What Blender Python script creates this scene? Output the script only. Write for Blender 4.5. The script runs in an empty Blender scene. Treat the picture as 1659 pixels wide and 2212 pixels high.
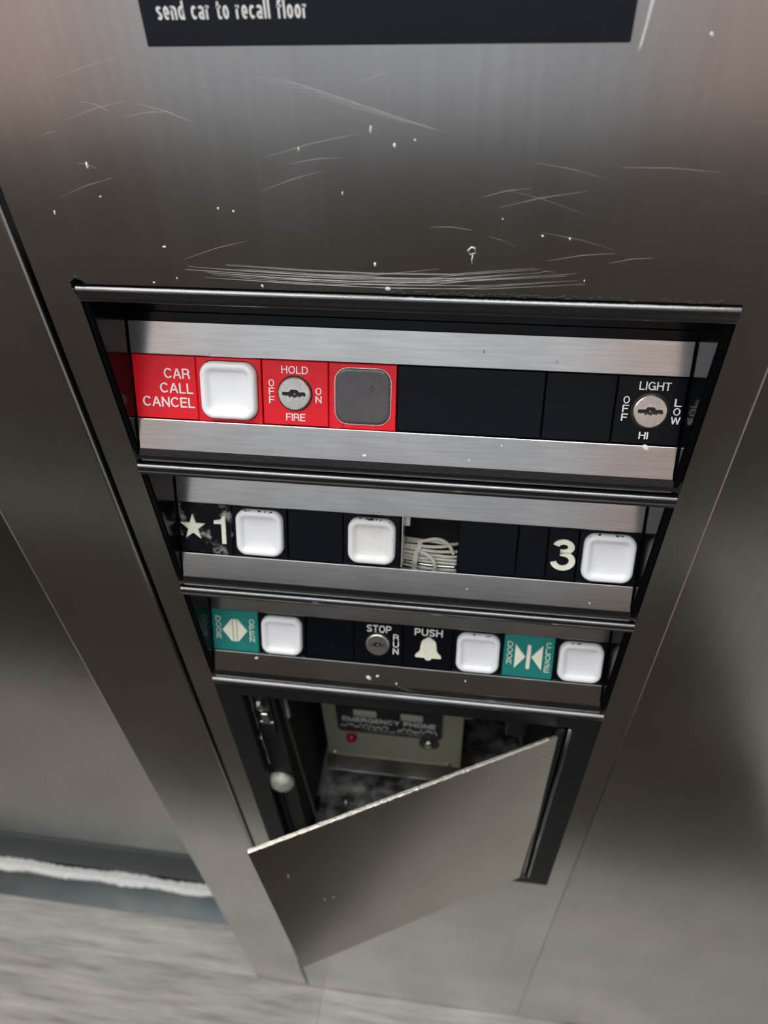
import bpy, bmesh, math, random
from mathutils import Vector, Matrix
random.seed(7)
SC = bpy.context.scene
COL = SC.collection
U = 0.034            # one key tile of the panel, in metres; all sizes below are counted in tiles
FZ = 34.116          # height of the panel's top lip above the floor, in tiles
def V(x, y, z): return Vector((x*U, y*U, (z+FZ)*U))

# ------------------------------------------------------------------ camera
cam = bpy.data.cameras.new('camera'); co = bpy.data.objects.new('camera', cam); COL.objects.link(co)
co.location = V(5.1561, -8.17, 4.187)
co.rotation_euler = (0.8081, 0.0328, 0.1322)
cam.sensor_fit = 'VERTICAL'; cam.sensor_height = 36; cam.lens = 1557.1/2212*36
cam.clip_start = 0.01; cam.clip_end = 50
cam.dof.use_dof = True; cam.dof.focus_distance = 0.345; cam.dof.aperture_fstop = 9.0
SC.camera = co

# ------------------------------------------------------------------ world, exposure
w = bpy.data.worlds.new('world'); SC.world = w; w.use_nodes = True
w.node_tree.nodes['Background'].inputs[0].default_value = (0.9, 0.95, 1, 1)
w.node_tree.nodes['Background'].inputs[1].default_value = 0.02
SC.view_settings.view_transform = 'Standard'; SC.view_settings.look = 'None'
SC.view_settings.gamma = 1; SC.view_settings.use_curve_mapping = False
SC.view_settings.exposure = 0.0

# ------------------------------------------------------------------ ceiling lamps of the lift car (area lights are the lamps' own light)
LAMPS = [(-33, -9.5), (-12, -9.5), (9, -9.5), (-33, -24), (-12, -24), (9, -24)]   # luminous ceiling panels
LAMP_STRENGTH = 5.2
PANEL_TOP = 32.0

# ------------------------------------------------------------------ materials
def mat(name):
    m = bpy.data.materials.new(name); m.use_nodes = True
    nt = m.node_tree; return m, nt, nt.nodes['Principled BSDF']
def N(nt, t, **k):
    n = nt.nodes.new(t)
    for a, b in k.items():
        if a.startswith('i_'): n.inputs[a[2:].replace('_', ' ')].default_value = b
        else: setattr(n, a, b)
    return n
def coords(nt, scale, kind='Object', rot=(0, 0, 0)):
    tc = N(nt, 'ShaderNodeTexCoord'); mp = N(nt, 'ShaderNodeMapping')
    mp.inputs['Scale'].default_value = scale; mp.inputs['Rotation'].default_value = rot
    nt.links.new(tc.outputs[kind], mp.inputs[0]); return mp.outputs[0]
def noise(nt, vec, scale, detail=4, rough=.55):
    n = N(nt, 'ShaderNodeTexNoise'); n.inputs['Scale'].default_value = scale
    n.inputs['Detail'].default_value = detail; n.inputs['Roughness'].default_value = rough
    nt.links.new(vec, n.inputs['Vector']); return n.outputs['Fac']
def ramp(nt, fac, stops):
    r = N(nt, 'ShaderNodeValToRGB'); e = r.color_ramp.elements
    while len(e) < len(stops): e.new(.5)
    for k, (p, c) in enumerate(stops):
        e[k].position = p; e[k].color = (c, c, c, 1) if not isinstance(c, tuple) else (*c, 1)
    nt.links.new(fac, r.inputs[0]); return r.outputs[0]
def mixc(nt, f, a, b, mode='MIX'):
    m = N(nt, 'ShaderNodeMix', data_type='RGBA', blend_type=mode)
    for sock, v in ((m.inputs[0], f), (m.inputs[6], a), (m.inputs[7], b)):
        if isinstance(v, bpy.types.NodeSocket): nt.links.new(v, sock)
        elif isinstance(v, tuple): sock.default_value = (*v, 1)
        else: sock.default_value = v
    return m.outputs[2]
def bump(nt, b, h, strength, dist=.0002, prev=None):
    n = N(nt, 'ShaderNodeBump'); n.inputs['Strength'].default_value = strength
    n.inputs['Distance'].default_value = dist; nt.links.new(h, n.inputs['Height'])
    if prev: nt.links.new(prev, n.inputs['Normal'])
    nt.links.new(n.outputs[0], b.inputs['Normal']); return n.outputs[0]
def plain(name, col, rough=.5, metal=0, spec=.5, coat=0, bumpy=None, var=.86):
    m, nt, b = mat(name)
    b.inputs['Base Color'].default_value = (*col, 1); b.inputs['Roughness'].default_value = rough
    b.inputs['Metallic'].default_value = metal; b.inputs['Specular IOR Level'].default_value = spec
    b.inputs['Coat Weight'].default_value = coat
    v = coords(nt, (1, 1, 1))
    f = noise(nt, v, 160, 3)
    nt.links.new(mixc(nt, ramp(nt, f, [(.35, var), (.7, 1.0)]), (0, 0, 0), tuple(col)), b.inputs['Base Color'])
    if bumpy: bump(nt, b, noise(nt, v, bumpy[0], 3), bumpy[1], bumpy[2])
    return m
def steel(name, col, rough, grain, streak=.5, dirt=.25, aniso=0.0, dirtcol=(.30, .27, .23), tang=None, cross=False, dirtscale=9):
    """brushed stainless steel; grain = stretched noise scale per axis"""
    m, nt, b = mat(name)
    v = coords(nt, grain); vv = coords(nt, (1, 1, 1))
    g = noise(nt, v, 1.0, 6, .6)
    sm = noise(nt, vv, dirtscale, 2.5, .5)
    base = mixc(nt, ramp(nt, g, [(.3, 0.0), (.75, 1.0)]), tuple(c*(1-streak*.35) for c in col), tuple(min(1, c*(1+streak*.2)) for c in col))
    base = mixc(nt, ramp(nt, sm, [(.35, 0.0), (.8, dirt)]), base, dirtcol)
    # tiny pale specks of old paint
    vo = N(nt, 'ShaderNodeTexVoronoi'); vo.inputs['Scale'].default_value = 42; nt.links.new(vv, vo.inputs['Vector'])
    pick = ramp(nt, vo.outputs['Color'], [(.90, 0.0), (.93, 1.0)])
    dot = ramp(nt, vo.outputs['Distance'], [(.02, 1.0), (.045, 0.0)])
    sp = mixc(nt, 1.0, pick, dot, 'MULTIPLY')
    base = mixc(nt, sp, base, (.75, .74, .70))
    nt.links.new(base, b.inputs['Base Color'])
    met = ramp(nt, sp, [(.0, 1.0), (.5, 0.1)]); nt.links.new(met, b.inputs['Metallic'])
    rg = N(nt, 'ShaderNodeMapRange'); rg.inputs['To Min'].default_value = rough*.7; rg.inputs['To Max'].default_value = rough*1.22
    nt.links.new(noise(nt, coords(nt, (1, 1, .35)), 16, 3, .5), rg.inputs['Value']); nt.links.new(rg.outputs[0], b.inputs['Roughness'])
    if aniso:
        b.inputs['Anisotropic'].default_value = aniso
        t = N(nt, 'ShaderNodeTangent', direction_type='RADIAL', axis=tang or 'Z'); nt.links.new(t.outputs[0], b.inputs['Tangent'])
    n1 = bump(nt, b, g, .07, .00012)
    if cross:
        g2 = noise(nt, coords(nt, (grain[1], grain[0], grain[2])), 1.0, 5); bump(nt, b, g2, .1, .0001, n1)
    return m
M = {}
M['plate'] = steel('brushed_steel_panel', (.72, .71, .68), .22, (260, 260, 9), .22, .30, dirtcol=(.30, .285, .26), dirtscale=8)
M['strip'] = steel('brushed_steel_strip', (.70, .69, .655), .222, (40, 700, 700), .4, .25, cross=True, dirtscale=30)
M['doorsteel'] = steel('dull_steel_door', (.45, .44, .405), .22, (260, 260, 9), .22, .35, dirtcol=(.25, .235, .20), dirtscale=5)
M['cabdoor'] = steel('dull_steel_cabinet_door', (.60, .585, .525), .222, (30, 500, 500), .2, .3, dirtcol=(.24, .22, .19), dirtscale=10)
M['edge'] = plain('worn_bare_steel_edge', (.75, .70, .62), .35, 1, bumpy=(900, .8, .0005))
M['lock'] = steel('worn_nickel', (.82, .80, .73), .30, (500, 500, 500), .6, .35, dirtcol=(.3, .27, .22), dirtscale=90)
M['keyslot'] = plain('keyway_dark_brass', (.035, .03, .025), .35, .6)
M['sill'] = steel('aluminium_sill', (.13, .155, .17), .42, (20, 700, 700), .6, .4, dirtscale=12)
M['rail'] = plain('aluminium_rail_glare_white', (.97, .97, .94), .5, .0, bumpy=(60, .9, .004))
M['powder'] = plain('black_powder_coat', (.004, .005, .0065), .22, 0, .9, coat=1.0, bumpy=(1500, .5, .00025))
M['gloss'] = plain('gloss_black_plastic', (.003, .0035, .0045), .16, 0, .17)
M['matte'] = plain('matt_black_paint', (.009, .011, .012), .45, 0, .28, bumpy=(900, .4, .0002))
M['powder'].node_tree.nodes['Principled BSDF'].inputs['IOR'].default_value = 1.9
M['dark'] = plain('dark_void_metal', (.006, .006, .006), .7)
M['liner'] = plain('dark_sheet_metal', (.035, .037, .037), .4, .3)
M['red'] = plain('red_plastic', (.80, .010, .022), .30, 0, .4, bumpy=(1800, .3, .0001))
M['teal'] = plain('teal_plastic', (.018, .235, .205), .32, 0, .4)
M['white'] = plain('white_print', (.92, .92, .90), .5)
M['cream'] = plain('cream_raised_print', (.93, .93, .77), .5)
M['cap'] = plain('white_translucent_plastic', (.87, .885, .91), .28, 0, .45, var=.985)
M['cap'].node_tree.nodes['Principled BSDF'].inputs['Subsurface Weight'].default_value = .15
M['cap'].node_tree.nodes['Principled BSDF'].inputs['Subsurface Radius'].default_value = (.004, .004, .004)
M['smoke'] = plain('smoked_grey_plastic', (.085, .078, .08), .22, 0, .6)
M['beige'] = plain('beige_painted_steel', (.42, .40, .31), .5, bumpy=(500, .3, .0003))
M['led'] = plain('red_lens', (.35, .01, .025), .15, 0, .6)
M['wire'] = plain('off_white_cable_sheath', (.50, .49, .42), .5)
M['nylon'] = plain('pale_nylon_tie', (.62, .62, .55), .45, bumpy=(120, .8, .002), var=.5)
M['wirebright'] = plain('bare_tinned_wire', (.75, .75, .72), .25, 1)
M['paint'] = plain('white_paint_drips', (.80, .80, .76), .5)
M['grime'] = plain('dark_grime', (.03, .028, .022), .8)
M['sign'] = plain('black_sign_plate', (.008, .011, .016), .35, 0, .3, bumpy=(1500, .3, .0001))
M['ceiling'] = plain('white_ceiling_panel', (.75, .75, .74), .6)
M['scratch'] = plain('bright_scratches', (.40, .40, .40), .4, .9)
M['tan'] = plain('tan_seam_glint', (.55, .42, .32), .4, .7)
M['reflection'] = plain('dark_grey_sill_reflection', (.085, .10, .107), .6)
M['rim'] = plain('white_lamp_trim', (.8, .8, .8), .4)
M['mat'] = plain('dark_reflection_mat', (.036, .026, .018), .7, bumpy=(200, .6, .002))

def m_tile(name, amount, sc, worn_col, thr=.55):
    m, nt, b = mat(name)
    v = coords(nt, (1, 1, 1)); f = noise(nt, v, sc, 8, .7)
    c = mixc(nt, ramp(nt, f, [(thr, 0.0), (thr+.12, amount)]), (.0035, .0048, .0075), worn_col)
    fine = noise(nt, v, 700, 2); c = mixc(nt, ramp(nt, fine, [(.68, 0.0), (.8, .10)]), c, (.3, .3, .28))
    nt.links.new(c, b.inputs['Base Color']); b.inputs['Roughness'].default_value = .24; b.inputs['Specular IOR Level'].default_value = .16
    bump(nt, b, noise(nt, v, 1600, 2), .35, .00012); return m
M['tile'] = m_tile('black_plastic_tile', .04, 60, (.10, .10, .10), .6)
M['wornstar'] = m_tile('scuffed_black_tile', .9, 62, (.45, .45, .43), .52)
M['wornstop'] = m_tile('dusty_black_tile', .12, 120, (.30, .30, .28), .6)

def m_capdirty():
    m, nt, b = mat('grubby_white_plastic')
    v = coords(nt, (1, 1, 1)); f = noise(nt, v, 260, 6, .75)
    c = mixc(nt, ramp(nt, f, [(.64, 0.0), (.70, .8)]), (.80, .80, .79), (.10, .10, .10))
    nt.links.new(c, b.inputs['Base Color']); b.inputs['Roughness'].default_value = .35; return m
M['capdirty'] = m_capdirty()
def m_floor():
    m, nt, b = mat('grey_wood_vinyl')
    v = coords(nt, (2.6, 30, 1), rot=(0, 0, -.06)); f = noise(nt, v, 2.4, 9, .68)
    v2 = coords(nt, (1.2, 7, 1)); f2 = noise(nt, v2, 2.5, 4, .5)
    c = ramp(nt, f, [(.30, (.13, .12, .11)), (.45, (.40, .385, .365)), (.56, (.53, .51, .48)), (.72, (.74, .71, .67))])
    c = mixc(nt, .25, c, ramp(nt, f2, [(.3, (.30, .28, .265)), (.7, (.68, .64, .59))]))
    br = N(nt, 'ShaderNodeTexBrick'); br.offset = .37
    br.inputs['Color1'].default_value = (1, 1, 1, 1); br.inputs['Color2'].default_value = (.86, .85, .84, 1)
    br.inputs['Mortar'].default_value = (.72, .70, .68, 1); br.inputs['Mortar Size'].default_value = .0012
    br.inputs['Scale'].default_value = 1; br.inputs['Brick Width'].default_value = 1.83; br.inputs['Row Height'].default_value = .15
    mp = coords(nt, (1, 1, 1)); nt.links.new(mp, br.inputs['Vector'])
    c = mixc(nt, 1.0, c, br.outputs['Color'], 'MULTIPLY')
    nt.links.new(c, b.inputs['Base Color']); b.inputs['Roughness'].default_value = .45
    bump(nt, b, f, .25, .001); return m
M['floor'] = m_floor()
def m_wall():
    m, nt, b = mat('laminate_wall')
    v = coords(nt, (1, 1, 1)); f = noise(nt, v, 3, 5)
    c = mixc(nt, f, (.50, .48, .49), (.60, .58, .59)); nt.links.new(c, b.inputs['Base Color']); b.inputs['Roughness'].default_value = .4; return m
M['wall'] = m_wall()
M['wallpink'] = plain('pink_reflection_tint', (.88, .68, .64), .45)
M['wallblue'] = plain('blue_grey_reflection_tint', (.80, .84, .95), .45)
M['darkband'] = plain('dark_reflection_band', (.105, .085, .070), .5)
def m_rust():
    m, nt, b = mat('stained_cabinet_floor')
    v = coords(nt, (1, 1, 1)); f = noise(nt, v, 45, 5); g = noise(nt, coords(nt, (1, 1, 1), rot=(1, 2, 0)), 32, 5)
    c = mixc(nt, ramp(nt, f, [(.4, 0.0), (.62, 1.0)]), (.05, .053, .055), (.45, .46, .44))
    c = mixc(nt, ramp(nt, g, [(.56, 0.0), (.68, .8)]), c, (.42, .19, .10))
    nt.links.new(c, b.inputs['Base Color']); b.inputs['Roughness'].default_value = .32; b.inputs['Metallic'].default_value = .5; return m
M['rust'] = m_rust()

# ------------------------------------------------------------------ helpers
def put(name, bm, m, parent=None, smooth=False, loc=None, mats=None):
    me = bpy.data.meshes.new(name)
    bmesh.ops.recalc_face_normals(bm, faces=bm.faces[:])
    bmesh.ops.transform(bm, matrix=Matrix.Scale(U, 4), verts=bm.verts[:])
    bm.to_mesh(me); bm.free()
    for mm in (mats or [m]): me.materials.append(mm)
    if smooth:
        for p in me.polygons: p.use_smooth = True
    o = bpy.data.objects.new(name, me); COL.objects.link(o)
    if parent: o.parent = parent
    if loc: o.location = V(*loc)
    return o
def tag(o, label=None, cat=None, group=None, kind=None):
    if label: o['label'] = label
    if cat: o['category'] = cat
    if group: o['group'] = group
    if kind: o['kind'] = kind
    return o
def thing(name, label, cat, loc, rot=(0, 0, 0), group=None):
    o = bpy.data.objects.new(name, None); o.empty_display_size = .01; COL.objects.link(o)
    o.location = V(*loc); o.rotation_euler = rot
    return tag(o, label, cat, group)
def box(bm, x0, x1, y0, y1, z0, z1, bev=0, seg=2):
    vs = [bm.verts.new((x, y, z)) for x in (x0, x1) for y in (y0, y1) for z in (z0, z1)]
    fs = [(0, 1, 3, 2), (4, 6, 7, 5), (0, 4, 5, 1), (2, 3, 7, 6), (0, 2, 6, 4), (1, 5, 7, 3)]
    f = [bm.faces.new([vs[i] for i in q]) for q in fs]
    if bev:
        es = list({e for ff in f for e in ff.edges})
        bmesh.ops.bevel(bm, geom=es, offset=bev, segments=seg, affect='EDGES', profile=.5)
def boxm(*a, **k):
    bm = bmesh.new(); box(bm, *a, **k); return bm
def sheet(outer, holes, h0, h1, conv=lambda a, b, h: (a, b, h), bm=None):
    """flat plate with holes: outline and holes in 2-D, thickness h0..h1"""
    bm = bm or bmesh.new()
    loops = []
    for pts in [outer]+list(holes):
        a = [bm.verts.new(conv(p[0], p[1], h1)) for p in pts]; b = [bm.verts.new(conv(p[0], p[1], h0)) for p in pts]
        n = len(a); ea = []; eb = []
        for i in range(n):
            j = (i+1) % n
            bm.faces.new((a[i], a[j], b[j], b[i]))
            ea.append(bm.edges.get((a[i], a[j]))); eb.append(bm.edges.get((b[i], b[j])))
        loops.append((ea, eb))
    for k in (0, 1):
        es = [e for l in loops for e in l[k]]
        bmesh.ops.triangle_fill(bm, use_beauty=True, use_dissolve=False, edges=es)
    return bm
def rrect(cx, cy, hw, hh, r, n=6):
    out = []
    for sx, sy, a0 in ((1, 1, 0), (-1, 1, 90), (-1, -1, 180), (1, -1, 270)):
        for k in range(n+1):
            a = math.radians(a0+90*k/n); out.append((cx+sx*(hw-r)+r*math.cos(a), cy+sy*(hh-r)+r*math.sin(a)))
    return out
def circ(cx, cy, r, n=40): return [(cx+r*math.cos(2*math.pi*k/n), cy+r*math.sin(2*math.pi*k/n)) for k in range(n)]
def loft(bm, loops, cap0=True, cap1=True):
    rs = [[bm.verts.new(p) for p in l] for l in loops]
    n = len(rs[0])
    for a, b in zip(rs, rs[1:]):
        for i in range(n): bm.faces.new((a[i], a[(i+1) % n], b[(i+1) % n], b[i]))
    if cap0: bm.faces.new(rs[0])
    if cap1: bm.faces.new(rs[-1])
    return bm
def tube(bm, pts, r, n=8):
    pts = [Vector(p) for p in pts]; loops = []
    for i, p in enumerate(pts):
        d = (pts[min(i+1, len(pts)-1)]-pts[max(i-1, 0)]).normalized()
        a = d.cross(Vector((0, 0, 1)));
        if a.length < .01: a = d.cross(Vector((0, 1, 0)))
        a.normalize(); b = d.cross(a)
        rr = r[i] if isinstance(r, (list, tuple)) else r
        loops.append([p+rr*(math.cos(2*math.pi*k/n)*a+math.sin(2*math.pi*k/n)*b) for k in range(n)])
    return loft(bm, loops)
def blob(bm, x, y, z, rx, ry, rz, n=10):
    prof = [(1, 0), (.92, .4), (.6, .8), (.2, .98)]
    ph = random.random()*6; irr = [1+.22*math.sin(2*math.pi*k/n*2+ph)+.12*random.uniform(-1, 1) for k in range(n)]
    loft(bm, [[(x+rx*a*irr[k]*math.cos(2*math.pi*k/n), y+ry*a*irr[k]*math.sin(2*math.pi*k/n), z+rz*h) for k in range(n)] for a, h in prof])
def extrude_profile(pts, x0, x1, bm=None):
    """closed (y,z) outline pushed along x"""
    bm = bm or bmesh.new()
    return loft(bm, [[(x, p[0], p[1]) for p in pts] for x in (x0, x1)])
def A_(cx, cy, rx, ry, a0, a1, n=18): return [(cx+rx*math.cos(math.radians(a0+(a1-a0)*k/n)), cy+ry*math.sin(math.radians(a0+(a1-a0)*k/n))) for k in range(n+1)]
def glyph(c, t):
    """(width, stroke centre lines) of one grotesque letter in a box one unit high"""
    h = t/2; X = .505   # x-height of the small letters
    def bowl(x0, x1, ya, yb, open_l=True):   # D-like bowl to the right
        ry = (ya-yb)/2; rx = min(ry, (x1-x0)*.6)
        return [(x0, ya)]+A_(x1-rx, (ya+yb)/2, rx, ry, 90, -90, 14)+[(x0, yb)]
    if c == ' ': return .28, []
    if c == 'I': return t, [[(h, 0), (h, 1)]]
    if c == 'L': return .55, [[(h, 1), (h, h), (.55, h)]]
    if c == 'T': return .64, [[(0, 1-h), (.64, 1-h)], [(.32, 1-h), (.32, 0)]]
    if c == 'E': return .60, [[(.60, 1-h), (h, 1-h), (h, h), (.60, h)], [(h, .53), (.56, .53)]]
    if c == 'F': return .58, [[(.58, 1-h), (h, 1-h), (h, 0)], [(h, .50), (.52, .50)]]
    if c == 'H': return .70, [[(h, 0), (h, 1)], [(.70-h, 0), (.70-h, 1)], [(h, .53), (.70-h, .53)]]
    if c == 'N': return .70, [[(h, 0), (h, 1)], [(.70-h, 0), (.70-h, 1)], [(h, 1-.05), (.70-h, .05)]]
    if c == 'M': return .82, [[(h, 0), (h, 1)], [(.82-h, 0), (.82-h, 1)], [(h, .95), (.41, .05)], [(.82-h, .95), (.41, .05)]]
    if c == 'A': return .74, [[(h*.7, 0), (.37-.01, 1-.02)], [(.74-h*.7, 0), (.37+.01, 1-.02)], [(.16, .33), (.58, .33)]]
    if c == 'W': return .98, [[(h*.8, 1), (.26, .03)], [(.26, .03), (.49, .97)], [(.49, .97), (.72, .03)], [(.72, .03), (.98-h*.8, 1)]]
    if c == 'Y': return .70, [[(h*.8, 1), (.35, .45)], [(.70-h*.8, 1), (.35, .45)], [(.35, .5), (.35, 0)]]
    if c == 'V': return .70, [[(h*.8, 1), (.35, .03)], [(.70-h*.8, 1), (.35, .03)]]
    if c == 'O': return .78, [A_(.39, .5, .39-h, .5-h, 90, 450, 40)]
    if c == 'C': return .74, [A_(.39, .5, .39-h, .5-h, 38, 322, 32)]
    if c == 'G': return .77, [A_(.39, .5, .39-h, .5-h, 38, 325, 32)+[(.77-h, .28)], [(.77-h, 0), (.77-h, .47), (.43, .47)]]
    if c == 'D': return .72, [bowl(h, .72-h, 1-h, h)+[(h, h), (h, 1-h)]]
    if c == 'P': return .65, [[(h, 0), (h, 1-h)]+bowl(h, .65-h, 1-h, .46)[1:]]
    if c == 'R': return .70, [[(h, 0), (h, 1-h)]+bowl(h, .66-h, 1-h, .48)[1:], [(.40, .48), (.55, .42), (.60, .32), (.62, .10), (.66, 0)]]
    if c == 'U': return .70, [[(h, 1), (h, .32)]+A_(.35, .32, .35-h, .32-h, 180, 360, 16)+[(.70-h, 1)]]
    if c == 'S': return .66, [A_(.33, .74, .33-h, .26-h, 15, 235, 16)+[(.33, .505)]+A_(.33, .265, .33-h, .265-h, 55, -165, 16)]
    if c == '3': return .60, [A_(.29, .76, .26-h, .24-h, 165, -90, 22)+[(.22, .52+h)], [(.22, .48+h), (.27, .48+h)]+A_(.30, .27+h*.5, .30-h, .27-h*.5, 90, -168, 26)]
    W = .44
    if c in 'oecadn': o = A_(W/2, X*1.0/1+.0-X/2, W/2-h, X/2-h, 0, 360, 28)
    if c == 'o': return W, [A_(W/2, X*.72, W/2-h, X*.72-h, 90, 450, 32)]
    Y = X*1.44
    if c == 'c': return W-.04, [A_(W/2, Y/2, W/2-h, Y/2-h, 45, 315, 26)]
    if c == 'e': return W, [[(h, Y*.47), (W-h, Y*.47)]+A_(W/2, Y/2, W/2-h, Y/2-h, 0, 310, 28)]
    if c == 'n': return W, [[(h, 0), (h, Y)], [(h, Y-.2)]+A_(W/2, Y-.21, W/2-h, .21-h, 180, 0, 14)+[(W-h, 0)]]
    if c == 'r': return .30, [[(h, 0), (h, Y)], [(h, Y-.2)]+A_(.24, Y-.18, .24-h, .18-h, 180, 80, 8)]
    if c == 'd': return W, [[(W-h, 0), (W-h, 1)], A_(W/2, Y/2, W/2-h, Y/2-h, 0, 360, 28)]
    if c == 'a': return W, [[(W-h, 0), (W-h, Y-.2)]+A_(W/2, Y-.2, W/2-h, .2-h, 0, 150, 12), A_(W/2, .21, W/2-h, .21-h, 0, 360, 24)]
    if c == 'l': return t, [[(h, 0), (h, 1)]]
    if c == 't': return .32, [[(.12, Y+.2), (.12, .12), (.17, h), (.32, h)], [(0, Y-h), (.32, Y-h)]]
    if c == 'f': return .32, [[(.12, 0), (.12, .85), (.17, 1-h), (.32, 1-h)], [(0, Y-h), (.32, Y-h)]]
    if c == 's': return .40, [A_(.20, Y*.74, .20-h, Y*.26-h, 20, 235, 12)+[(.2, Y*.505)]+A_(.20, Y*.265, .20-h, Y*.265-h, 55, -160, 12)]
    return .5, []
def ribbon(bm, pts, t, z0, z1):
    q = [pts[0]]
    for p in pts[1:]:
        if math.hypot(p[0]-q[-1][0], p[1]-q[-1][1]) > 1e-5: q.append(p)
    closed = math.hypot(q[0][0]-q[-1][0], q[0][1]-q[-1][1]) < 1e-4
    if closed: q = q[:-1]
    n = len(q); L_ = []; R_ = []
    for i, p in enumerate(q):
        a = q[(i-1) % n] if (closed or i > 0) else None; b = q[(i+1) % n] if (closed or i < n-1) else None
        d1 = Vector((p[0]-a[0], p[1]-a[1])).normalized() if a else None
        d2 = Vector((b[0]-p[0], b[1]-p[1])).normalized() if b else None
        if d1 is None: d1 = d2
        if d2 is None: d2 = d1
        n1 = Vector((-d1.y, d1.x)); n2 = Vector((-d2.y, d2.x)); m = (n1+n2)
        m = m.normalized() if m.length > 1e-6 else n1
        k = min(1/max(m.dot(n1), .3), 1.6)*t/2
        L_.append((p[0]+m.x*k, p[1]+m.y*k)); R_.append((p[0]-m.x*k, p[1]-m.y*k))
    vs = [[bm.verts.new((x, y, z)) for x, y in row] for row in (L_, R_) for z in (z0, z1)]
    l0, l1, r0, r1 = vs
    for i in range(n if closed else n-1):
        j = (i+1) % n
        bm.faces.new((l1[i], l1[j], r1[j], r1[i])); bm.faces.new((l0[i], r0[i], r0[j], l0[j]))
        bm.faces.new((l0[i], l0[j], l1[j], l1[i])); bm.faces.new((r0[i], r1[i], r1[j], r0[j]))
    if not closed:
        bm.faces.new((l0[0], l1[0], r1[0], r0[0])); bm.faces.new((l0[-1], r0[-1], r1[-1], l1[-1]))
def text_bm(s, x0, x1, y0, y1, z=0, h=.012, bold=.0, bm=None, mtx=None):
    """lettering drawn with strokes and fitted to a box; raised by h"""
    t = .125+bold*2.2; tmp = bmesh.new(); x = 0; gap = .11 if s.upper() == s else .13
    for k, c in enumerate(s):
        w_, st = glyph(c, t)
        for line in st: ribbon(tmp, [(x+a, b) for a, b in line], t, 0, 1)
        x += w_+gap
    xs = [v.co.x for v in tmp.verts]; ys = [v.co.y for v in tmp.verts]
    ax, bx, ay, by = min(xs), max(xs), min(ys), max(ys)
    for v in tmp.verts:
        v.co = Vector((x0+(v.co.x-ax)/(bx-ax)*(x1-x0), y0+(v.co.y-ay)/(by-ay)*(y1-y0), z+v.co.z*h))
    me = bpy.data.meshes.new('t'); tmp.to_mesh(me); tmp.free()
    if mtx: me.transform(mtx)
    bm = bm or bmesh.new(); bm.from_mesh(me); bpy.data.meshes.remove(me); return bm
def column_text(bm, s, xc, y0, y1, wd, gap=.18, bold=.0, widths={}):
    n = len(s); H = (y1-y0)/(n+gap*(n-1))
    for k, c in enumerate(s):
        t = y1-k*H*(1+gap); ww = widths.get(c, wd)
        text_bm(c, xc-ww/2, xc+ww/2, t-H, t, bold=bold, bm=bm)
    return bm

# ------------------------------------------------------------------ the setting
def struct(name, bm, m, loc=(0, 0, 0), parent=None, label=None):
    o = put(name, bm, m, parent, loc=loc)
    if not parent: o['kind'] = 'structure'
    if label: o['label'] = label
    return o
XL, XR, YB = -46, 30, -32
LIP = -3.08
# floor (up to the sill on the door side)
fl = struct('floor', boxm(XL, XR, YB, 1.95, -.6, 0), M['floor'], (0, 0, -FZ), label='grey wood-look vinyl plank floor')
# front wall pieces either side of the control panel
bm = bmesh.new(); box(bm, LIP, -.74, 0, 3.2, 0, FZ+PANEL_TOP, .06, 3)
struct('wall_front_left', bm, M['plate'], (0, 0, -FZ), label='narrow steel return strip left of the control panel')
struct('wall_front_right', boxm(8.685, XR, 0, 1, 0, FZ+PANEL_TOP, bev=.015), M['plate'], (0, 0, -FZ), label='steel wall panel right of the control panel')
wb = struct('wall_back', boxm(XL, XR, YB-1, YB, 0, FZ+PANEL_TOP), M['wall'], (0, 0, -FZ))
for xa, xb, mm in ((XL+.2, -14.2, 'wallpink'), (-13.8, 12.8, 'wallblue'), (13.2, XR-.2, 'wallpink')):  # unseen pink and blue panels, added to tint the steel's reflections
    put('reflection_tint_panel', boxm(xa, xb, YB, YB+.4, 27.3, FZ+PANEL_TOP-.2, bev=.08), M[mm], wb)
struct('trim_back', boxm(XL, XR, YB-1, YB+.5, 0, 27), M['darkband'], (0, 0, -FZ))  # unseen dark lower wall, added so the steel reflects darker below
struct('wall_left', boxm(XL-1, XL, YB, 6, 0, FZ+PANEL_TOP), M['wall'], (0, 0, -FZ))
struct('wall_right', boxm(XR, XR+1, YB, 3, 0, FZ+PANEL_TOP), M['wall'], (0, 0, -FZ))
struct('ceiling', boxm(XL, XR, YB, 6, 0, 1), M['ceiling'], (0, 0, PANEL_TOP))
# car door and its sill
dr = struct('door_1', boxm(XL, LIP+2, 3.75, 4.6, .14, FZ+PANEL_TOP), M['doorsteel'], (0, 0, -FZ), label='dull steel sliding lift door left of the panel')
put('sill_reflection_strip', boxm(XL, LIP+1.9, 3.66, 3.76, .15, 3.3, bev=.03), M['reflection'], dr)['label'] = 'dark grey kick strip added for the sill mirrored in the door foot'  # added dull strip: the dark band mirrored at the door foot, as colour
sl = struct('trim_1', boxm(XL, LIP+.6, 1.95, 3.05, -.6, .02, bev=.02), M['sill'], (0, 0, -FZ), label='grey metal door sill')
# rail behind the sill; overhead glare put into its white colour, wavy edges
bm = bmesh.new(); lo = []
n = 420
for k in range(n+1):
    x = XL+(LIP+.6-XL)*k/n
    a = 3.06+.05*math.sin(x*1.9)+.05*random.uniform(-1, 1); b = 3.62+.05*math.sin(x*1.1+1)+.04*random.uniform(-1, 1)
    lo.append([(x, a, -.3), (x, a+.03, .10), (x, (a+b)/2, .16+.02*random.random()), (x, b, .10), (x, b, -.3)])
loft(bm, lo)
put('sill_rail', bm, M['rail'], sl, smooth=False)['label'] = 'aluminium rail painted white for overhead glare, with rough edges'
struct('floor_outside', boxm(XL, LIP+3, 3.7, 9, -.7, -.35), M['dark'], (0, 0, -FZ))
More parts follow.
